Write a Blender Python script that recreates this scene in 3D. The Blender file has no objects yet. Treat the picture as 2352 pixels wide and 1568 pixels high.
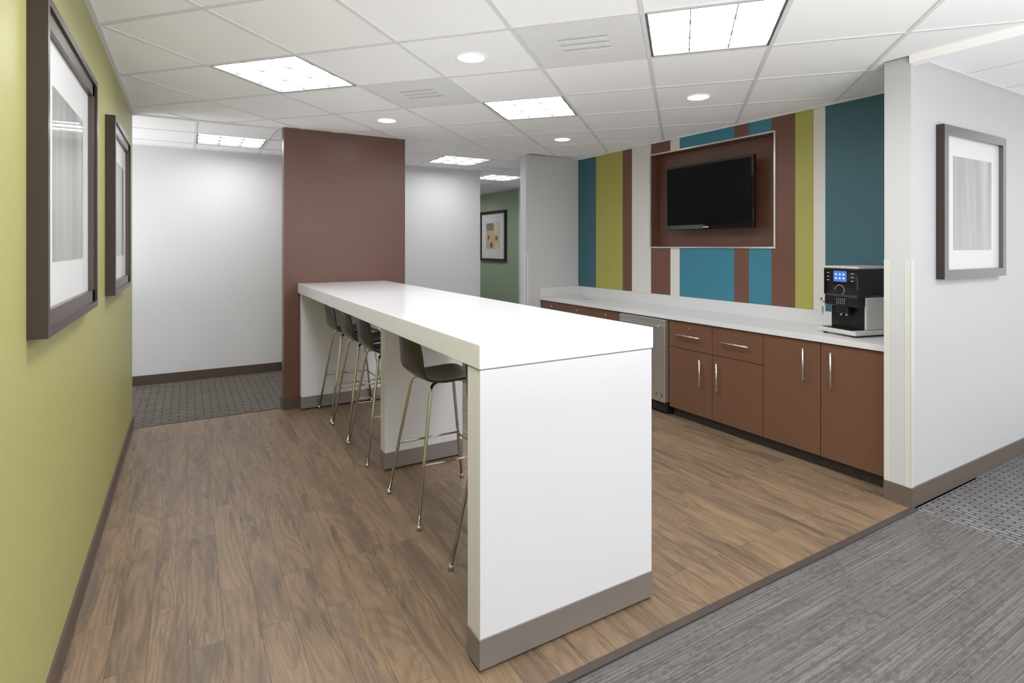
import bpy, bmesh, math
from mathutils import Vector, Matrix

CEIL=2.59
D=bpy.data
scene=bpy.context.scene
scene.view_settings.view_transform='Standard'
scene.view_settings.gamma=1.1

def lin(c):
    c=c/255.0
    return c/12.92 if c<=0.04045 else ((c+0.055)/1.055)**2.4
def rgb(r,g,b): return (lin(r),lin(g),lin(b),1.0)

# ---------------------------------------------------------------- materials
def base_mat(name):
    m=D.materials.new(name); m.use_nodes=True
    nt=m.node_tree
    return m,nt,nt.nodes['Principled BSDF']
def N(nt,t,**kw):
    n=nt.nodes.new(t)
    for k,v in kw.items(): setattr(n,k,v)
    return n
def math_n(nt,op,a,b=None,clamp=False):
    n=N(nt,'ShaderNodeMath',operation=op); n.use_clamp=clamp
    for i,v in enumerate((a,b)):
        if v is None: continue
        if isinstance(v,(int,float)): n.inputs[i].default_value=v
        else: nt.links.new(v,n.inputs[i])
    return n.outputs[0]
def mix_n(nt,fac,a,b,blend='MIX'):
    n=N(nt,'ShaderNodeMix',data_type='RGBA',blend_type=blend)
    for idx,v in ((0,fac),(6,a),(7,b)):
        if isinstance(v,(int,float)): n.inputs[idx].default_value=v
        elif isinstance(v,tuple): n.inputs[idx].default_value=v
        else: nt.links.new(v,n.inputs[idx])
    return n.outputs[2]
def ramp_n(nt,fac,stops,interp='LINEAR'):
    n=N(nt,'ShaderNodeValToRGB'); cr=n.color_ramp; cr.interpolation=interp
    while len(cr.elements)>1: cr.elements.remove(cr.elements[-1])
    cr.elements[0].position=stops[0][0]; cr.elements[0].color=stops[0][1]
    for p,c in stops[1:]:
        e=cr.elements.new(p); e.color=c
    nt.links.new(fac,n.inputs[0])
    return n.outputs[0]
def pos_xyz(nt):
    g=N(nt,'ShaderNodeNewGeometry'); s=N(nt,'ShaderNodeSeparateXYZ')
    nt.links.new(g.outputs['Position'],s.inputs[0])
    return s.outputs
def comb(nt,x,y,z=0.0):
    c=N(nt,'ShaderNodeCombineXYZ')
    for i,v in enumerate((x,y,z)):
        if isinstance(v,(int,float)): c.inputs[i].default_value=v
        else: nt.links.new(v,c.inputs[i])
    return c.outputs[0]
def noise_n(nt,vec,scale=1,detail=4,rough=.5,dist=0):
    n=N(nt,'ShaderNodeTexNoise'); nt.links.new(vec,n.inputs['Vector'])
    n.inputs['Scale'].default_value=scale; n.inputs['Detail'].default_value=detail
    n.inputs['Roughness'].default_value=rough; n.inputs['Distortion'].default_value=dist
    return n.outputs['Fac']
def bump_n(nt,b,h,strength=.3,dist=.01):
    n=N(nt,'ShaderNodeBump'); n.inputs['Strength'].default_value=strength
    n.inputs['Distance'].default_value=dist
    nt.links.new(h,n.inputs['Height']); nt.links.new(n.outputs[0],b.inputs['Normal'])

def mk(name,col,rough=.5,metal=0,bump=0,bscale=200,coat=0,spec=.5,var=0.0):
    m,nt,b=base_mat(name)
    b.inputs['Base Color'].default_value=col
    b.inputs['Roughness'].default_value=rough
    b.inputs['Metallic'].default_value=metal
    b.inputs['Coat Weight'].default_value=coat
    b.inputs['Specular IOR Level'].default_value=spec
    g=N(nt,'ShaderNodeNewGeometry')
    if bump or var:
        nz=noise_n(nt,g.outputs['Position'],bscale,3)
        if bump: bump_n(nt,b,nz,bump,.002)
        if var:
            dk=tuple([c*(1-var) for c in col[:3]]+[1]); lt=tuple([min(1,c*(1+var)) for c in col[:3]]+[1])
            nt.links.new(mix_n(nt,nz,dk,lt),b.inputs['Base Color'])
    return m
def emis(name,col,s):
    m,nt,b=base_mat(name)
    b.inputs['Base Color'].default_value=(0,0,0,1)
    b.inputs['Emission Color'].default_value=col
    b.inputs['Emission Strength'].default_value=s
    return m

M={}
M['wall_green']=mk('paint_chartreuse',rgb(165,160,98),.45,bump=.25,bscale=260)
M['wall_white']=mk('paint_white',rgb(214,214,214),.6,bump=.15)
M['wall_grey']=mk('paint_pale_grey',rgb(194,195,197),.6,bump=.15)
M['wall_sage']=mk('paint_sage',rgb(148,166,138),.6,bump=.15)
M['brown_paint']=mk('paint_brown',rgb(95,61,48),.38,bump=.15)
M['base']=mk('baseboard_vinyl',rgb(76,62,54),.4)
M['base_tan']=mk('baseboard_tan',rgb(94,83,75),.4)
M['cream']=mk('cornerguard_cream',rgb(206,204,198),.35)
M['tile']=mk('ceiling_tile',rgb(252,252,254),.9,bump=.3,bscale=350)
M['tbar']=mk('ceiling_tbar',rgb(224,224,227),.5)
M['laminate']=mk('white_laminate',rgb(222,222,229),.3,var=.01,bscale=5)
M['quartz']=mk('white_quartz',rgb(228,228,230),.22,coat=.3)
M['quartz_grey']=mk('speckled_quartz',rgb(210,210,211),.25,var=.06,bscale=500)
M['kick']=mk('brushed_kick',rgb(146,140,138),.38,metal=.6)
M['cab']=mk('brown_laminate',rgb(98,65,47),.4,var=.05,bscale=600)
M['cab_gap']=mk('cabinet_gap',rgb(34,22,17),.8)
M['toe']=mk('toe_kick',rgb(40,35,33),.5)
M['steel']=mk('stainless',rgb(206,203,198),.34,metal=.9)
M['chrome']=mk('chrome',rgb(205,200,192),.16,metal=1)
M['nickel']=mk('satin_nickel',rgb(215,214,210),.25,metal=.9)
M['shell']=mk('espresso_shell',rgb(36,28,25),.32,coat=.2)
M['black']=mk('black_plastic',rgb(18,18,20),.25)
M['gloss']=mk('gloss_black',rgb(8,8,10),.06,coat=.5)
M['screen']=mk('tv_screen',rgb(2,2,2),.35,spec=.1)
M['silver']=mk('silver_plastic',rgb(202,200,196),.35,metal=.2)
M['frame_br']=mk('dark_frame',rgb(46,32,28),.3)
M['frame_br2']=mk('dark_frame_face',rgb(76,62,55),.3,metal=.2)
M['frame_pw']=mk('pewter_frame',rgb(106,104,104),.25,metal=.8)
M['mat']=mk('mat_board',rgb(212,212,212),.55,coat=.3)
M['mat'].node_tree.nodes['Principled BSDF'].inputs['Coat Roughness'].default_value=.03
M['strip']=mk('transition_strip',rgb(60,51,46),.5)
M['grey_diff']=mk('vent_grey',rgb(228,228,228),.6)
M['dark_diff']=mk('vent_dark',rgb(195,195,197),.6)
M['louver']=mk('louver_aluminium',rgb(90,90,90),.4)
M['led']=emis('lamp_diffuser',(.965,.985,1,1),23)
M['led_c']=emis('lamp_diffuser_corridor',(.965,.985,1,1),14)
M['down']=emis('downlight_lens',(1,.98,.95,1),24)
M['disp']=emis('display_blue',rgb(70,120,210),1.0)
M['dispw']=emis('display_icon',rgb(220,235,255),1.2)

def stripes_mat():
    m,nt,b=base_mat('striped_paint'); s=pos_xyz(nt)
    f=math_n(nt,'DIVIDE',math_n(nt,'SUBTRACT',s[1],1.7),3.9)
    teal=rgb(46,90,102); wh=rgb(212,209,204); yl=rgb(160,156,74); br=rgb(99,62,47); bl=rgb(44,115,136)
    bnd=[(1.7,teal),(2.432,wh),(2.528,yl),(2.682,br),(2.899,bl),(3.111,br),(3.268,bl),(3.905,wh),(4.02,br),(4.294,wh),(4.586,br),(4.735,yl),(5.212,teal)]
    c=ramp_n(nt,f,[((y-1.7)/3.9,k) for y,k in bnd],'CONSTANT')
    nt.links.new(c,b.inputs['Base Color']); b.inputs['Roughness'].default_value=.5
    g=N(nt,'ShaderNodeNewGeometry'); bump_n(nt,b,noise_n(nt,g.outputs['Position'],200,3),.15,.002)
    return m
M['stripes']=stripes_mat()

def wood_mat():
    m,nt,b=base_mat('wood_plank_floor'); s=pos_xyz(nt)
    v=comb(nt,s[1],s[0])
    br=N(nt,'ShaderNodeTexBrick'); nt.links.new(v,br.inputs['Vector'])
    br.offset=.37; br.offset_frequency=2; br.squash=1
    for k,val in (('Scale',1),('Mortar Size',.0012),('Mortar Smooth',.1),('Bias',0),('Brick Width',.9),('Row Height',.125)):
        br.inputs[k].default_value=val
    br.inputs['Color1'].default_value=(0,0,0,1); br.inputs['Color2'].default_value=(1,1,1,1); br.inputs['Mortar'].default_value=(.5,.5,.5,1)
    bw=N(nt,'ShaderNodeRGBToBW'); nt.links.new(br.outputs['Color'],bw.inputs[0]); idv=bw.outputs[0]
    off=math_n(nt,'MULTIPLY',idv,23.0)
    def gv(a,c): return comb(nt,math_n(nt,'ADD',math_n(nt,'MULTIPLY',s[1],a),off),math_n(nt,'MULTIPLY',s[0],c),off)
    big=noise_n(nt,gv(1.8,14),1,6,.65,.4)
    fine=noise_n(nt,gv(7,150),1,5,.7)
    cat=noise_n(nt,gv(.7,4.2),1,1.5,.4,.6)
    rings=math_n(nt,'SINE',math_n(nt,'MULTIPLY',cat,130.0))
    rings=math_n(nt,'POWER',math_n(nt,'ADD',math_n(nt,'MULTIPLY',rings,.5),.5),1.8)
    streak=noise_n(nt,gv(2.0,24),1,7,.75,.8)
    patch=noise_n(nt,gv(.9,8),1,4,.6,.3)
    c=ramp_n(nt,big,[(.25,rgb(84,69,55)),(.42,rgb(112,91,71)),(.55,rgb(142,115,88)),(.68,rgb(118,95,74)),(.8,rgb(150,123,95))])
    c=mix_n(nt,math_n(nt,'MULTIPLY',rings,.34),c,rgb(68,54,42))
    c=mix_n(nt,math_n(nt,'MULTIPLY',fine,.4),c,rgb(80,65,51))
    st=ramp_n(nt,streak,[(.54,(0,0,0,1)),(.62,(1,1,1,1))])
    bw2=N(nt,'ShaderNodeRGBToBW'); nt.links.new(st,bw2.inputs[0])
    c=mix_n(nt,math_n(nt,'MULTIPLY',bw2.outputs[0],.72),c,rgb(57,50,44))
    pt=ramp_n(nt,patch,[(.54,(0,0,0,1)),(.66,(1,1,1,1))])
    bw3=N(nt,'ShaderNodeRGBToBW'); nt.links.new(pt,bw3.inputs[0])
    c=mix_n(nt,math_n(nt,'MULTIPLY',bw3.outputs[0],.45),c,rgb(76,70,64))
    c=mix_n(nt,.13,c,mix_n(nt,idv,rgb(66,54,43),rgb(165,136,106)))
    c=mix_n(nt,math_n(nt,'MULTIPLY',br.outputs['Fac'],.65),c,rgb(38,31,26))
    nt.links.new(c,b.inputs['Base Color'])
    nt.links.new(math_n(nt,'ADD',math_n(nt,'MULTIPLY',fine,.2),.32),b.inputs['Roughness'])
    bump_n(nt,b,math_n(nt,'SUBTRACT',math_n(nt,'ADD',fine,rings),math_n(nt,'MULTIPLY',br.outputs['Fac'],2.0)),.15,.002)
    return m
M['wood']=wood_mat()

def carpet_stripe():
    m,nt,b=base_mat('carpet_striated'); s=pos_xyz(nt)
    line=noise_n(nt,comb(nt,math_n(nt,'MULTIPLY',s[0],1.2),math_n(nt,'MULTIPLY',s[1],150.0)),1,2,.6)
    dash=noise_n(nt,comb(nt,math_n(nt,'MULTIPLY',s[0],24.0),math_n(nt,'MULTIPLY',s[1],60.0)),1,3,.6)
    big=noise_n(nt,comb(nt,math_n(nt,'MULTIPLY',s[0],4.5),math_n(nt,'MULTIPLY',s[1],7.0)),1,3,.5)
    g=N(nt,'ShaderNodeNewGeometry'); nz=noise_n(nt,g.outputs['Position'],420,3,.7)
    c=ramp_n(nt,line,[(.34,rgb(84,80,78)),(.5,rgb(98,94,92)),(.66,rgb(122,119,117))])
    cr=ramp_n(nt,math_n(nt,'MULTIPLY',dash,math_n(nt,'ADD',big,.5)),[(.50,(0,0,0,1)),(.64,(1,1,1,1))])
    bw=N(nt,'ShaderNodeRGBToBW'); nt.links.new(cr,bw.inputs[0])
    c=mix_n(nt,math_n(nt,'MULTIPLY',bw.outputs[0],.5),c,rgb(68,64,63))
    c=mix_n(nt,math_n(nt,'MULTIPLY',nz,.3),c,rgb(60,56,55))
    nt.links.new(c,b.inputs['Base Color']); b.inputs['Roughness'].default_value=.95
    b.inputs['Specular IOR Level'].default_value=.1
    bump_n(nt,b,math_n(nt,'ADD',nz,line),.5,.003)
    return m
M['carpet_s']=carpet_stripe()
def carpet_weave(name,ca,cb,swap,bwid=.075,rh=.036):
    m,nt,b=base_mat(name); s=pos_xyz(nt)
    v=comb(nt,s[1],s[0]) if swap else comb(nt,s[0],s[1])
    br=N(nt,'ShaderNodeTexBrick'); nt.links.new(v,br.inputs['Vector'])
    for k,val in (('Scale',1),('Mortar Size',.007),('Mortar Smooth',.8),('Bias',0),('Brick Width',bwid),('Row Height',rh)):
        br.inputs[k].default_value=val
    br.inputs['Color1'].default_value=ca; br.inputs['Color2'].default_value=cb
    br.inputs['Mortar'].default_value=tuple([c*.34 for c in ca[:3]]+[1])
    g=N(nt,'ShaderNodeNewGeometry'); nz=noise_n(nt,g.outputs['Position'],380,3,.7)
    c=mix_n(nt,math_n(nt,'MULTIPLY',nz,.5),br.outputs['Color'],tuple([x*.4 for x in ca[:3]]+[1]))
    nt.links.new(c,b.inputs['Base Color']); b.inputs['Roughness'].default_value=.95
    b.inputs['Specular IOR Level'].default_value=.1
    bump_n(nt,b,math_n(nt,'SUBTRACT',math_n(nt,'MULTIPLY',nz,.5),br.outputs['Fac']),.7,.006)
    return m
M['carpet_w']=carpet_weave('carpet_basketweave',rgb(116,114,114),rgb(138,137,137),True)
M['carpet_f']=carpet_weave('carpet_basketweave_dark',rgb(102,95,88),rgb(112,105,97),False,.13,.06)

def art_mat(name,axis,c0,c1,c2,sc):
    m,nt,b=base_mat(name); s=pos_xyz(nt)
    v=comb(nt,math_n(nt,'MULTIPLY',s[axis],sc),math_n(nt,'MULTIPLY',s[2],.7))
    n1=noise_n(nt,v,1,5,.55,.5)
    c=ramp_n(nt,n1,[(.3,c0),(.5,c1),(.68,c2)])
    # tonal fade of the print itself: darker trees at the top, mist below
    zf=math_n(nt,'SUBTRACT',2.15,s[2]); zf=math_n(nt,'MULTIPLY',zf,1.25,True)
    c=mix_n(nt,math_n(nt,'MULTIPLY',zf,.6),c,c2)
    nt.links.new(c,b.inputs['Base Color']); b.inputs['Roughness'].default_value=.5
    b.inputs['Coat Weight'].default_value=.6; b.inputs['Coat Roughness'].default_value=.02
    return m
M['art_left']=art_mat('print_misty',1,rgb(64,68,66),rgb(114,116,112),rgb(164,162,154),6)
M['art_right']=art_mat('print_birches',0,rgb(96,98,103),rgb(138,139,142),rgb(168,168,169),9)
M['art_tan']=art_mat('print_abstract_tan',1,rgb(160,130,88),rgb(184,156,114),rgb(204,182,146),3)
M['art_brown']=mk('print_brown',rgb(120,84,52),.4); M['art_grey']=mk('print_grey',rgb(120,118,110),.4)
M['art_lt']=mk('print_sand',rgb(206,196,172),.4)

# perforated diffuser
def perf():
    m,nt,b=base_mat('perforated_panel')
    g=N(nt,'ShaderNodeNewGeometry')
    v=N(nt,'ShaderNodeTexVoronoi'); v.inputs['Scale'].default_value=90; v.inputs['Randomness'].default_value=0
    nt.links.new(g.outputs['Position'],v.inputs['Vector'])
    c=ramp_n(nt,v.outputs['Distance'],[(.25,rgb(180,180,182)),(.4,rgb(242,242,244))])
    nt.links.new(c,b.inputs['Base Color']); b.inputs['Roughness'].default_value=.6
    return m
M['perf']=perf()

# ---------------------------------------------------------------- mesh builder
class MB:
    def __init__(s): s.bm=bmesh.new(); s.mats=[]
    def mi(s,m):
        m=M[m] if isinstance(m,str) else m
        if m not in s.mats: s.mats.append(m)
        return s.mats.index(m)
    def box(s,x0,x1,y0,y1,z0,z1,m,mtx=None,bev=0):
        i=s.mi(m)
        vs=[s.bm.verts.new(p) for p in [(x0,y0,z0),(x1,y0,z0),(x1,y1,z0),(x0,y1,z0),(x0,y0,z1),(x1,y0,z1),(x1,y1,z1),(x0,y1,z1)]]
        fs=[s.bm.faces.new([vs[k] for k in f]) for f in [(0,3,2,1),(4,5,6,7),(0,1,5,4),(1,2,6,5),(2,3,7,6),(3,0,4,7)]]
        for f in fs: f.material_index=i
        if mtx: bmesh.ops.transform(s.bm,matrix=mtx,verts=vs)
        if bev:
            es=list({e for f in fs for e in f.edges})
            r=bmesh.ops.bevel(s.bm,geom=es,offset=bev,segments=2,affect='EDGES',profile=.5,material=i)
        return s
    def poly(s,pts,m,flip=False):
        vs=[s.bm.verts.new(p) for p in pts]
        if flip: vs=vs[::-1]
        f=s.bm.faces.new(vs); f.material_index=s.mi(m); return s
    def cyl(s,p0,p1,r,m,seg=20,r2=None,smooth=True):
        i=s.mi(m); p0=Vector(p0);p1=Vector(p1); d=p1-p0
        mt=Matrix.Translation((p0+p1)/2) @ d.to_track_quat('Z','Y').to_matrix().to_4x4()
        r_=bmesh.ops.create_cone(s.bm,cap_ends=True,segments=seg,radius1=r,radius2=r if r2 is None else r2,depth=d.length,matrix=mt)
        fs={f for v in r_['verts'] for f in v.link_faces}
        for f in fs:
            f.material_index=i
            if smooth and len(f.verts)==4: f.smooth=True
        return s
    def tube(s,pts,r,m,seg=12):
        """swept tube through points"""
        i=s.mi(m); pts=[Vector(p) for p in pts]; rings=[]
        for k,p in enumerate(pts):
            t=(pts[min(k+1,len(pts)-1)]-pts[max(k-1,0)]).normalized()
            q=t.to_track_quat('Z','Y'); ring=[]
            for a in range(seg):
                an=2*math.pi*a/seg
                ring.append(s.bm.verts.new(p+q@Vector((r*math.cos(an),r*math.sin(an),0))))
            rings.append(ring)
        for k in range(len(rings)-1):
            A,B=rings[k],rings[k+1]
            best=min(range(seg),key=lambda o:(A[0].co-B[o].co).length)
            for a in range(seg):
                f=s.bm.faces.new([A[a],A[(a+1)%seg],B[(a+1+best)%seg],B[(a+best)%seg]]); f.material_index=i; f.smooth=True
        s.bm.faces.new(rings[0][::-1]).material_index=i
        s.bm.faces.new(rings[-1]).material_index=i
        return s
    def obj(s,name,parent=None,loc=None,rotz=0):
        bmesh.ops.recalc_face_normals(s.bm,faces=s.bm.faces)
        me=D.meshes.new(name); s.bm.to_mesh(me); s.bm.free()
        for m in s.mats: me.materials.append(m)
        o=D.objects.new(name,me); scene.collection.objects.link(o)
        if loc: o.location=loc
        o.rotation_euler[2]=rotz
        if parent: o.parent=parent
        return o
def empty(name,loc=(0,0,0),rotz=0):
    e=D.objects.new(name,None); e.empty_display_size=.1; e.location=loc; e.rotation_euler[2]=rotz
    scene.collection.objects.link(e); return e
def sbox(name,a,m,parent=None,bev=0):
    return MB().box(*a,m,bev=bev).obj(name,parent)

# ---------------------------------------------------------------- shell
sbox('floor',(-.39,4.4,1.55,5.49,-.06,0),'wood')
sbox('floor_carpet_entry',(-.51,3.58,-2.6,1.55,-.06,0),'carpet_s')
sbox('floor_carpet_hall',(3.58,6.6,-2.6,1.57,-.06,0),'carpet_w')
sbox('floor_carpet_corridor',(-3.1,5.52,5.49,12.1,-.06,0),'carpet_f')
sbox('trim_floor_transition',(-.39,3.58,1.532,1.566,0,.007),'strip')
sbox('trim_floor_transition_far',(-.39,3.4,5.48,5.505,0,.004),'strip')

sbox('wall_left',(-.51,-.39,-2.6,5.5,0,CEIL),'wall_green')
sbox('wall_corridor_left',(-3.1,-.51,5.38,5.5,0,CEIL),'wall_white')
sbox('wall_corridor_end_left',(-3.1,-3.0,5.5,7.15,0,CEIL),'wall_white')
sbox('wall_back',(-3.1,3.67,7.15,7.27,0,CEIL),'wall_white')
sbox('wall_corridor_inner',(3.55,3.67,7.27,12,0,CEIL),'wall_white')
sbox('wall_corridor_end',(3.55,5.52,12,12.1,0,CEIL),'wall_white')
sbox('wall_sage',(5.4,5.52,8.87,12,0,CEIL),'wall_sage')
sbox('wall_corridor_right',(5.4,5.52,5.7,8.78,0,CEIL),'wall_white')
sbox('trim_door_casing',(5.36,5.54,8.78,8.87,0,CEIL),'wall_white')
sbox('wall_return',(3.47,5.52,5.57,5.70,0,CEIL),'wall_grey')
sbox('wall_brown',(.763,1.92,5.42,5.54,0,CEIL),'brown_paint')
sbox('wall_right',(3.58,6.6,1.57,1.71,0,CEIL),'wall_grey')

# feature wall with niche  (front X=4.245)
ny0,ny1,nz0,nz1=2.871,4.30,1.492,2.456
w=MB()
w.box(4.245,4.365,1.71,5.57,0,nz0,'stripes').box(4.245,4.365,1.71,5.57,nz1,CEIL,'stripes')
w.box(4.245,4.365,1.71,ny0,nz0,nz1,'stripes').box(4.245,4.365,ny1,5.57,nz0,nz1,'stripes')
w.box(4.365,4.45,1.71,5.57,0,CEIL,'brown_paint')
t=.004
w.box(4.2451,4.366,ny0,ny0+t,nz0,nz1,'brown_paint').box(4.2451,4.366,ny1-t,ny1,nz0,nz1,'brown_paint')
w.box(4.2451,4.366,ny0,ny1,nz0,nz0+t,'brown_paint').box(4.2451,4.366,ny0,ny1,nz1-t,nz1,'brown_paint')
w.obj('wall_feature')
f=MB(); e=.012
f.box(4.232,4.246,ny0-e,ny0+.002,nz0-e,nz1+e,'nickel').box(4.232,4.246,ny1-.002,ny1+e,nz0-e,nz1+e,'nickel')
f.box(4.232,4.246,ny0,ny1,nz0-e,nz0+.002,'nickel').box(4.232,4.246,ny0,ny1,nz1-.002,nz1+e,'nickel')
f.obj('trim_niche')

# baseboards
def bb(name,boxes,m='base'):
    b=MB()
    for a in boxes: b.box(*a,m)
    b.obj(name)
h=.105; th=.010
bb('baseboard_left',[(-.39,-.38,-2.6,5.5,0,h),(-.51,-.38,5.5,5.51,0,h)])
bb('baseboard_back',[(-3,3.68,7.14,7.15,0,h),(3.67,3.68,7.15,12,0,h)])
bb('baseboard_brown',[(.753,.90,5.41,5.42,0,h),(.753,.763,5.42,5.55,0,h),(.753,1.93,5.54,5.55,0,h),(1.92,1.93,5.41,5.54,0,h),(1.715,1.92,5.41,5.42,0,h)])
bb('baseboard_right',[(3.57,6.6,1.56,1.57,0,.112),(3.57,3.58,1.57,1.71,0,.112)],'base_tan')
bb('baseboard_return',[(3.46,3.47,5.56,5.7,0,h),(3.46,3.66,5.56,5.57,0,h)])
bb('baseboard_sage',[(5.39,5.4,8.88,12,0,h)])
bb('trim_cornerguard',[(3.577,3.58,1.569,1.60,.112,1.42),(3.577,3.612,1.567,1.57,.112,1.42),(3.577,3.58,1.678,1.711,.112,1.42)],'cream')
bb('trim_cornerguard_far',[(3.465,3.50,5.565,5.57,.105,1.42),(3.464,3.47,5.565,5.60,.105,1.42)],'wall_white')
bb('trim_ceiling_header',[(3.56,3.63,-2.6,1.57,CEIL-.045,CEIL)],'tile')
bb('trim_wall_angle',[(-.39,-.368,-2.6,5.5,CEIL-.012,CEIL-.001),(4.223,4.245,1.71,5.57,CEIL-.012,CEIL-.001),(3.58,6.6,1.548,1.57,CEIL-.012,CEIL-.001),
   (-3,3.67,7.128,7.15,CEIL-.012,CEIL-.001),(-.39,.76,5.485,5.515,CEIL-.012,CEIL-.001),(1.93,3.46,5.485,5.515,CEIL-.012,CEIL-.001)],'tbar')

# ---------------------------------------------------------------- ceiling
ang=math.radians(-47.5)
E1=Vector((math.cos(ang),math.sin(ang))); E2=Vector((-E1.y,E1.x))
P=.64; O=Vector((.10,3.80))
def clip(poly,r):
    x0,x1,y0,y1=r
    for ax,lim,sg in ((0,x0,1),(0,x1,-1),(1,y0,1),(1,y1,-1)):
        out=[]
        for k in range(len(poly)):
            a,b=poly[k],poly[(k+1)%len(poly)]
            da=(a[ax]-lim)*sg; db=(b[ax]-lim)*sg
            if da>=0: out.append(a)
            if (da>=0)!=(db>=0):
                tt=da/(da-db); out.append(a+(b-a)*tt)
        poly=out
        if len(poly)<3: return []
    return poly
class Grid:
    def __init__(s,o,e1,e2,p1,p2): s.o=o;s.e1=e1;s.e2=e2;s.p1=p1;s.p2=p2
    def pt(s,i,j): return s.o+s.e1*(i*s.p1)+s.e2*(j*s.p2)
GA=Grid(O,E1,E2,P,P); GB=Grid(Vector((.07,6.12)),Vector((1,0)),Vector((0,1)),.65,.64)
GC=Grid(Vector((3.63,.96)),Vector((1,0)),Vector((0,1)),.61,.61)
lightsA=[(0,0),(2,2),(4,0),(4,4),(2,-2),(6,-2),(4,-4),(0,-4)]
regA=[(-.39,4.245,1.71,5.5),(-.39,3.56,-2.6,1.71)]
def inside(g,i,j,regs):
    ps=[g.pt(i,j),g.pt(i+1,j),g.pt(i+1,j+1),g.pt(i,j+1)]
    return all(any(r[0]<=p.x<=r[1] and r[2]<=p.y<=r[3] for r in regs) for p in ps)
lightsA=[c for c in lightsA if inside(GA,*c,regA)]
lightsB=[(0,0),(4,0),(6,2),(6,6),(-4,0)]
lightsC=[(1,-2),(2,-5)]
diffA=[(3,0),(1,1)]
downA=[(2,0),(0,2),(4,2),(2,4),(4,-2)]
cm=MB(); tb=MB()
def build(g,regs,skip,n=22):
    for i in range(-n,n):
        for j in range(-n,n):
            if (i,j) in skip: continue
            q=[g.pt(i,j),g.pt(i+1,j),g.pt(i+1,j+1),g.pt(i,j+1)]
            for r in regs:
                c=clip(q,r)
                if c: cm.poly([(p.x,p.y,CEIL) for p in c],'tile',flip=True)
    for r in regs:
        for fam in (0,1):
            for k in range(-n,n):
                hw=.011
                if fam==0: a,b=g.pt(k,-n),g.pt(k,n); nn=g.e1
                else: a,b=g.pt(-n,k),g.pt(n,k); nn=g.e2
                c=clip([a-nn*hw,b-nn*hw,b+nn*hw,a+nn*hw],r)
                if c:
                    i=tb.mi('tbar'); zo=CEIL-.004-.0007*fam
                    lo=[tb.bm.verts.new((p.x,p.y,zo)) for p in c]; hi=[tb.bm.verts.new((p.x,p.y,CEIL+.012)) for p in c]
                    tb.bm.faces.new(lo[::-1]); tb.bm.faces.new(hi)
                    for q in range(len(c)):
                        tb.bm.faces.new([lo[q],lo[(q+1)%len(c)],hi[(q+1)%len(c)],hi[q]])
build(GA,regA,set(lightsA))
build(GB,[(-3.0,5.4,5.7,7.15),(-3.0,3.47,5.5,5.7),(3.67,5.4,7.15,12)],set(lightsB))
build(GC,[(3.63,6.6,-2.6,1.57)],set(lightsC))
cm.obj('ceiling'); tb.obj('trim_ceiling_grid')
sbox('light_block_slab',(-3.1,6.6,-2.6,12.1,2.76,2.82),'tile')  # unseen slab over the tiles, added to block light

def troffer(g,i,j,lm='led'):
    c=g.pt(i+.5,j+.5); rz=math.atan2(g.e1.y,g.e1.x); hs=g.p1/2-.012; ht=g.p2/2-.012
    o=empty('ceiling_light_troffer',(c.x,c.y,CEIL),rz)
    b=MB()
    for (x0,x1,y0,y1) in ((-hs,-hs+.012,-ht,ht),(hs-.012,hs,-ht,ht),(-hs,hs,-ht,-ht+.012),(-hs,hs,ht-.012,ht)):
        b.box(x0,x1,y0,y1,-.003,.085,'louver')
    b.box(-hs,hs,-ht,ht,.085,.095,'tbar')
    b.obj('housing',o)
    MB().box(-hs+.013,hs-.013,-ht+.013,ht-.013,.024,.03,lm).obj('diffuser',o)
    l=MB()
    for k in (1,2):
        x=-hs+2*hs*k/3; l.box(x-.0025,x+.0025,-ht+.012,ht-.012,.004,.0235,'louver')
        y=-ht+2*ht*k/3; l.box(-hs+.012,hs-.012,y-.0025,y+.0025,.004,.0235,'louver')
    l.obj('louver_blades',o)
for c in lightsA: troffer(GA,*c)
for c in lightsB: troffer(GB,*c,'led_c')
for c in lightsC: troffer(GC,*c)
for (i,j) in downA:
    c=GA.pt(i+.46,j+.53); o=empty('recessed_downlight',(c.x,c.y,CEIL))
    b=MB(); n=40
    i0=b.mi('tile')
    prof=[(.095,0),(.092,-.006),(.078,-.006),(.070,-.001)]
    rings=[[b.bm.verts.new((r*math.cos(2*math.pi*k/n),r*math.sin(2*math.pi*k/n),z)) for k in range(n)] for r,z in prof]
    for a,q in zip(rings,rings[1:]):
        for k in range(n):
            fc=b.bm.faces.new([a[k],a[(k+1)%n],q[(k+1)%n],q[k]]); fc.smooth=True
    b.obj('trim_ring',o)
    MB().cyl((0,0,-.0035),(0,0,-.0005),.073,'down',40).obj('lens',o)
for (i,j) in diffA:
    c=GA.pt(i+.5,j+.5); o=empty('ceiling_air_diffuser',(c.x,c.y,CEIL),ang)
    hs=P/2-.013
    MB().box(-hs,hs,-hs,hs,-.003,-.0005,'perf').obj('perforated_face',o)
    b=MB()
    for k in range(6):
        y=-.10+k*.04; b.box(-.13,.13,y-.012,y+.012,-.0055,-.003,'grey_diff' if k%2 else 'dark_diff')
    b.obj('damper_slats',o)

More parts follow.
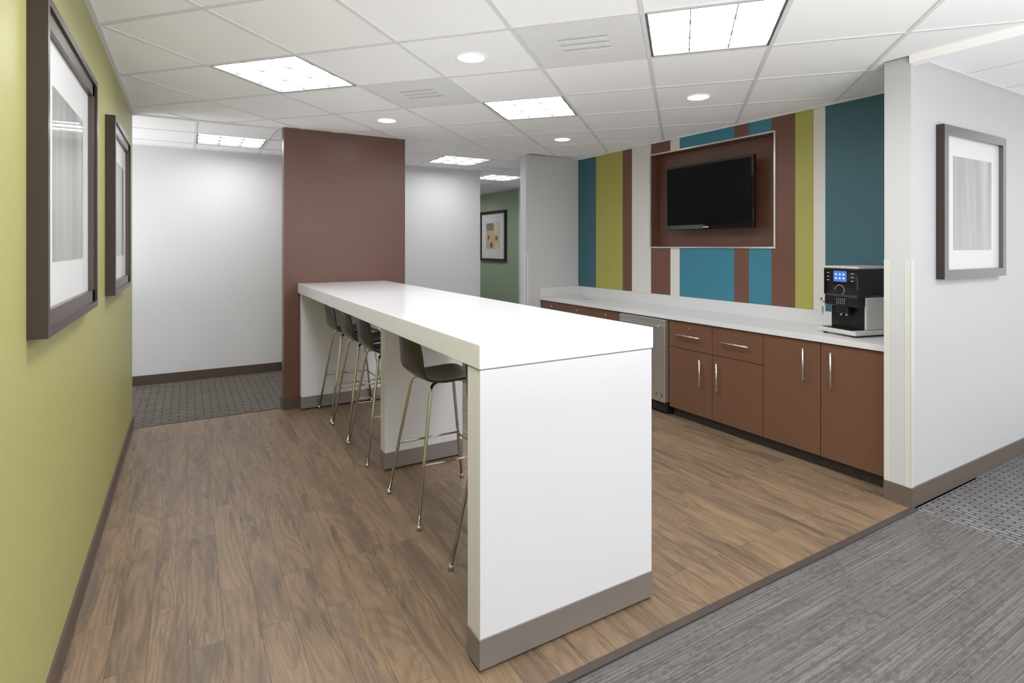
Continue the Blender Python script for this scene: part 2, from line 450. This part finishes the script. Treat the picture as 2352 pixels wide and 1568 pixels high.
# ---------------------------------------------------------------- island
isl=empty('breakfast_bar_island')
X0,X1,Y0,Y1=.88,1.71,1.72,5.415
ZT=1.155
MB().box(X0,X1,Y0,Y1,ZT-.088,ZT,'quartz',bev=.003).obj('countertop',isl)
def support(nm,x0,x1,y0,y1):
    MB().box(x0,x1,y0,y1,.118,ZT-.0925,'laminate',bev=.0015).obj(nm,isl)
    MB().box(x0+.006,x1-.006,y0+.006,y1-.006,ZT-.093,ZT-.087,'kick').obj(nm+'_reveal',isl)
    MB().box(x0-.003,x1+.003,y0-.003,y1+.002,.012,.118,'kick',bev=.001).obj(nm+'_kickplate',isl)
    b=MB()
    for x in (x0+.06,x1-.06):
        b.cyl((x,(y0+y1)/2,0),(x,(y0+y1)/2,.012),.018,'black')
    b.obj(nm+'_glides',isl)
support('end_panel',.885,1.705,1.725,1.825)
support('middle_panel',1.135,1.705,3.60,3.695)
support('wall_end_panel',.90,1.705,5.325,5.405)
MB().box(1.64,1.66,1.83,5.32,.85,ZT-.088,'laminate').obj('apron',isl)
MB().cyl((1.36,3.1,ZT),(1.36,3.1,ZT+.001),.035,'quartz_grey').obj('grommet',isl)

# ---------------------------------------------------------------- stools
def stool(y,x=1.295):
    o=empty('bar_stool',(x,y,0))
    prof=[(.215,.700),(.205,.728),(.18,.745),(.12,.748),(.04,.742),(-.05,.738),(-.12,.742),(-.165,.757),(-.192,.79),(-.208,.84),(-.222,.91),(-.234,.97),(-.240,1.005)]
    hw= [.155,.172,.185,.195,.200,.200,.198,.196,.194,.190,.182,.170,.140]
    nv=12; me=bmesh.new(); rows=[]
    for k,((px,pz),wd) in enumerate(zip(prof,hw)):
        row=[]
        for q in range(nv+1):
            tq=-1+2*q/nv; yy=wd*tq
            dx=0;dz=0
            if k>=8: dx=.030*tq*tq*min(1,(k-7)/3)
            if 2<=k<=7: dz=.012*tq*tq
            row.append(me.verts.new((px+dx,yy,pz+dz)))
        rows.append(row)
    for a,b in zip(rows,rows[1:]):
        for q in range(nv):
            fc=me.faces.new([a[q],a[q+1],b[q+1],b[q]]); fc.smooth=True
    m=D.meshes.new('seat_shell'); me.to_mesh(m); me.free(); m.materials.append(M['shell'])
    s=D.objects.new('seat_shell',m); scene.collection.objects.link(s); s.parent=o
    md=s.modifiers.new('th','SOLIDIFY'); md.thickness=.012; md.offset=0
    md=s.modifiers.new('ss','SUBSURF'); md.levels=1; md.render_levels=2
    b=MB()
    for sx in (-1,1):
        for sy in (-1,1):
            top=Vector((sx*.135,sy*.150,.700)); foot=Vector((sx*.243,sy*.248,.012))
            d=(foot-top).normalized()
            pts=[(sx*.04,sy*.05,.724),(sx*.10,sy*.112,.724),(sx*.122,sy*.136,.719),(sx*.133,sy*.148,.706)]
            pts+= [tuple(top+d*.02),tuple(top+(foot-top)*.5),tuple(foot)]
            b.tube(pts,.0095,'chrome')
    b.obj('legs',o)
    r=MB(); k=.205; q=.206
    for sy in (-1,1): r.cyl((-k,sy*q,.315),(k,sy*q,.315),.006,'chrome',12)
    r.cyl((k,-q,.30),(k,q,.30),.006,'chrome',12)
    r.obj('footrest',o)
    fr=MB()
    for sx in (-1,1):
        for sy in (-1,1): fr.cyl((sx*.243,sy*.248,0),(sx*.243,sy*.248,.028),.013,'chrome',16,r2=.0115)
    fr.obj('feet',o)
    MB().cyl((0,0,.716),(0,0,.732),.09,'black',24).obj('mount_plate',o)
for y in (5.055,4.50,3.975,3.01,2.10): stool(y)

# ---------------------------------------------------------------- counter
ct=empty('kitchenette_counter')
CX=3.675; CT=.894
MB().box(CX-.02,4.244,1.712,5.568,CT-.038,CT,'quartz_grey',bev=.002).obj('worktop',ct)
MB().box(4.222,4.244,1.712,5.568,CT,1.0,'quartz_grey').box(CX-.02,4.222,5.546,5.568,CT,1.0,'quartz_grey').obj('trim_backsplash')
MB().box(CX+.06,4.24,1.714,3.505,0,.09,'toe').box(CX+.06,4.24,4.115,5.566,0,.09,'toe').obj('toe_kick',ct)
MB().box(CX+.02,4.24,1.714,3.503,.09,CT-.038,'cab_gap').box(CX+.02,4.24,4.117,5.566,.09,CT-.038,'cab_gap').obj('carcass',ct)
fr=MB(); hd=MB(); g=.0025
zt=CT-.044
def front(y0,y1,z0,z1): fr.box(CX,CX+.019,y0+g,y1-g,z0+g,z1-g,'cab',bev=.001)
def vh(y,z0,z1):
    hd.cyl((CX-.032,y,z0),(CX-.032,y,z1),.006,'nickel',14)
    for z in (z0+.035,z1-.035): hd.cyl((CX-.032,y,z),(CX+.001,y,z),.004,'nickel',10)
def hh(y0,y1,z):
    hd.cyl((CX-.032,y0,z),(CX-.032,y1,z),.006,'nickel',14)
    for y in (y0+.035,y1-.035): hd.cyl((CX-.032,y,z),(CX+.001,y,z),.004,'nickel',10)
def lock(y,z): hd.cyl((CX-.008,y,z),(CX+.001,y,z),.010,'chrome',18)
ys=[1.716,2.150,2.58,3.04,3.503]
front(ys[0],ys[1],.085,zt); vh(2.066,.55,.80)
front(ys[1],ys[2],.085,zt); vh(2.255,.55,.80)
for a,b_ in ((ys[2],ys[3]),(ys[3],ys[4])):
    front(a,b_,.085,.617); front(a,b_,.617,zt)
    c=(a+b_)/2; hh(c-.125,c+.125,.735); lock(c,.80)
vh(2.975,.31,.56); vh(3.145,.31,.56); lock(2.995,.485)
yy=[4.117,4.60,5.08,5.566]
for a,b_ in zip(yy,yy[1:]):
    front(a,b_,.085,.617); front(a,b_,.617,zt); c=(a+b_)/2; hh(c-.125,c+.125,.735); lock(c,.80); vh(c,.31,.56)
fr.obj('door_and_drawer_fronts',ct); hd.obj('pulls_and_locks',ct)
MB().cyl((4.08,2.36,CT),(4.08,2.36,CT+.001),.035,'steel',28).cyl((3.95,5.0,CT),(3.95,5.0,CT+.001),.035,'steel',28).obj('cable_grommets',ct)

# undercounter fridge
fg=empty('undercounter_refrigerator')
MB().box(CX+.03,4.23,3.512,4.108,.03,CT-.042,'black').obj('cabinet_body',fg)
MB().box(CX-.045,CX+.025,3.514,4.106,.115,CT-.048,'steel',bev=.004).obj('door',fg)
b=MB().box(CX+.0,CX+.03,3.52,4.10,.02,.105,'black')
for k in range(5): b.box(CX-.004,CX,3.54,4.08,.032+k*.014,.038+k*.014,'toe')
b.obj('toe_grille',fg)
MB().box(CX-.085,CX-.070,3.56,4.06,.775,.797,'steel',bev=.003).cyl((CX-.075,3.60,.786),(CX-.044,3.60,.786),.008,'steel').cyl((CX-.075,4.02,.786),(CX-.044,4.02,.786),.008,'steel').obj('handle',fg)
MB().box(CX-.0465,CX-.045,3.54,3.62,.165,.185,'black').box(CX-.0472,CX-.0465,3.55,3.61,.171,.179,'silver').obj('badge',fg)
MB().cyl((CX+.1,3.56,0),(CX+.1,3.56,.03),.015,'black').cyl((CX+.1,4.06,0),(CX+.1,4.06,.03),.015,'black').cyl((4.15,3.56,0),(4.15,3.56,.03),.015,'black').cyl((4.15,4.06,0),(4.15,4.06,.03),.015,'black').obj('feet',fg)

# ---------------------------------------------------------------- TV
tv=empty('wall_television')
ty0,ty1,tz0,tz1=3.05,4.066,1.66,2.297
MB().box(4.215,4.255,ty0,ty1,tz0,tz1,'gloss',bev=.006).box(4.255,4.285,ty0+.15,ty1-.15,tz0+.08,tz1-.12,'black',bev=.005).obj('bezel',tv)
MB().box(4.2130,4.2155,ty0+.022,ty1-.022,tz0+.045,tz1-.022,'screen').obj('screen_panel',tv)
MB().box(4.2135,4.2152,3.53,3.59,tz0+.016,tz0+.026,'silver').obj('badge',tv)
MB().box(4.285,4.365,3.45,3.67,1.90,2.10,'black').box(4.285,4.30,3.36,3.76,1.84,2.16,'black').obj('mount_bracket',tv)

# ---------------------------------------------------------------- coffee machine (front faces local -x)
cf=empty('coffee_machine',(4.010,2.08,CT+.001),math.radians(-13))
wd=.138
b=MB().box(-.205,.19,-wd-.014,wd+.014,.012,.042,'silver',bev=.006)
for x in (-.17,.16):
    for y in (-.11,.11): b.cyl((x,y,0),(x,y,.014),.014,'black')
b.obj('base_tray',cf)
MB().box(-.195,-.085,-wd+.02,wd-.02,.042,.047,'black').obj('drip_grate',cf)
MB().box(-.095,.185,-wd,wd,.042,.262,'silver',bev=.010).obj('lower_body',cf)
MB().box(-.102,-.092,-wd+.012,wd-.012,.047,.25,'black',bev=.002).obj('cup_recess_back',cf)
MB().box(-.165,.185,-wd,wd,.262,.455,'gloss',bev=.012).obj('upper_body',cf)
MB().box(-.168,.187,-wd-.003,wd+.003,.452,.468,'silver',bev=.005).obj('top_rim',cf)
MB().box(-.160,-.090,-wd+.006,wd-.006,.195,.268,'black',bev=.008).obj('grille_panel',cf)
b=MB()
for k in range(5):
    for j in range(3): b.cyl((-.161,-.03+.015*k,.215+.014*j),(-.1595,-.03+.015*k,.215+.014*j),.003,'silver',8)
b.obj('speaker_dots',cf)
MB().box(-.150,-.105,-.045,.045,.145,.197,'black',bev=.008).cyl((-.128,-.02,.125),(-.128,-.02,.147),.008,'chrome').cyl((-.128,.02,.125),(-.128,.02,.147),.008,'chrome').obj('spout',cf)
MB().box(-.1675,-.1650,-.05,.05,.362,.435,'disp').obj('display',cf)
b=MB()
for yk in (-.03,0,.03):
    for zk in (.385,.412): b.box(-.1688,-.1674,yk-.006,yk+.006,zk-.005,zk+.005,'dispw')
for zk in (.37,.395,.42):
    for yk in (-.095,.095): b.box(-.1670,-.1650,yk-.010,yk+.010,zk-.002,zk+.002,'silver')
b.obj('display_icons',cf)
b=MB(); pts=[(-.168,.035*math.cos(a*math.pi/12),.305+.035*math.sin(a*math.pi/12)) for a in range(0,17)]
b.tube(pts,.0015,'silver',8); b.obj('front_emblem',cf)
b=MB().tube([(-.12,wd,.20),(-.12,wd+.025,.205),(-.13,wd+.035,.18),(-.135,wd+.035,.12)],.006,'chrome').cyl((-.12,wd+.02,.215),(-.12,wd+.06,.225),.010,'chrome').cyl((-.12,wd+.03,.20),(-.12,wd+.03,.235),.014,'chrome')
b.obj('steam_wand',cf)

# ---------------------------------------------------------------- framed art
def frame_xplane(name,xw,sgn,y0,y1,z0,z1,dep,bw,mface,mside,art,matw,extra=None):
    """picture on plane X=xw facing sgn*X"""
    o=empty(name)
    def bx(b,d0,d1,a0,a1,c0,c1,m,bev=0):
        xs=sorted((xw+sgn*d0,xw+sgn*d1)); b.box(xs[0],xs[1],a0,a1,c0,c1,m,bev=bev)
    b=MB()
    bx(b,0,dep,y0,y0+bw*.35,z0,z1,mside); bx(b,0,dep,y1-bw*.35,y1,z0,z1,mside)
    bx(b,0,dep,y0+bw*.35,y1-bw*.35,z0,z0+bw*.35,mside); bx(b,0,dep,y0+bw*.35,y1-bw*.35,z1-bw*.35,z1,mside)
    q=bw*.3
    bx(b,.001,dep*.8,y0+q,y0+bw,z0+q,z1-q,mface); bx(b,.001,dep*.8,y1-bw,y1-q,z0+q,z1-q,mface)
    bx(b,.001,dep*.8,y0+q,y1-q,z0+q,z0+bw,mface); bx(b,.001,dep*.8,y0+q,y1-q,z1-bw,z1-q,mface)
    b.obj('moulding',o)
    b=MB(); bx(b,.002,dep*.45,y0+bw*.9,y1-bw*.9,z0+bw*.9,z1-bw*.9,'mat'); b.obj('mat_board',o)
    b=MB(); k=bw+matw; bx(b,dep*.45,dep*.45+.001,y0+k,y1-k,z0+k,z1-k,art); b.obj('print',o)
    if extra: extra(o,bx,dep*.45+.001)
    return o
frame_xplane('framed_picture',-.39,1,2.03,3.05,1.235,2.225,.048,.075,'frame_br2','frame_br','art_left',.14)
frame_xplane('framed_picture',-.39,1,3.75,4.72,1.225,2.225,.048,.075,'frame_br2','frame_br','art_left',.14)
def ab(o,bx,d):
    b=MB(); bx(b,d,d+.001,9.66,9.86,1.74,2.0,'art_lt'); bx(b,d,d+.001,9.88,10.18,1.82,1.97,'art_grey'); bx(b,d,d+.001,9.66,9.84,1.44,1.56,'art_lt')
    for y,z,r in ((9.98,1.52,.06),(9.76,1.66,.045),(10.1,1.68,.045)): b.cyl((5.398-d-.002,y,z),(5.398-d,y,z),r,'art_brown',24)
    b.obj('print_shapes',o)
frame_xplane('framed_picture',5.398,-1,9.38,10.46,1.19,2.215,.04,.06,'frame_br','frame_br','art_tan',.19,ab)
o=empty('framed_picture')
x0,x1,z0,z1=3.885,4.79,1.30,2.23
b=MB(); q=.055; yb,yf=1.57,1.53
b.box(x0,x0+.02,yf,yb,z0,z1,'frame_br').box(x1-.02,x1,yf,yb,z0,z1,'frame_pw').box(x0+.02,x1-.02,yf,yb,z0,z0+.02,'frame_pw').box(x0+.02,x1-.02,yf,yb,z1-.02,z1,'frame_pw')
b.box(x0+.004,x0+q,yf-.004,yb,z0+.004,z1-.004,'frame_pw').box(x1-q,x1-.004,yf-.004,yb,z0+.004,z1-.004,'frame_pw').box(x0+q,x1-q,yf-.004,yb,z0+.004,z0+q,'frame_pw').box(x0+q,x1-q,yf-.004,yb,z1-q,z1-.004,'frame_pw')
b.obj('moulding',o)
MB().box(x0+.05,x1-.05,1.55,yb,z0+.05,z1-.05,'mat').obj('mat_board',o)
k=.175; MB().box(x0+k,x1-k,1.549,1.55,z0+k,z1-k,'art_right').obj('print',o)

# ---------------------------------------------------------------- fill lamps added to brighten the ceiling (aimed up, outside the view)
def bounce(name,loc,sx,sy,pw):
    l=D.lights.new(name,'AREA'); l.shape='RECTANGLE'; l.size=sx; l.size_y=sy; l.energy=pw
    o=D.objects.new(name,l); scene.collection.objects.link(o); o.location=loc; o.rotation_euler=(math.pi,0,0)
bounce('added_ceiling_fill',(1.6,-.9,.9),2.6,1.6,120)
bounce('added_ceiling_fill_corridor',(-1.9,6.3,.9),1.4,1.0,40)

# ---------------------------------------------------------------- world + camera
wd_=D.worlds.new('world'); scene.world=wd_; wd_.use_nodes=True
wd_.node_tree.nodes['Background'].inputs[0].default_value=(.98,.99,1,1)
wd_.node_tree.nodes['Background'].inputs[1].default_value=1.3

cam=D.cameras.new('camera'); co=D.objects.new('camera',cam); scene.collection.objects.link(co)
co.location=(0,0,1.5); co.rotation_euler=(math.radians(90),0,math.radians(-30.47))
cam.sensor_fit='HORIZONTAL'; cam.sensor_width=36; cam.lens=1268/2352*36
cam.shift_y=-(784-565)/2352; cam.clip_start=.02; cam.clip_end=100
scene.camera=co
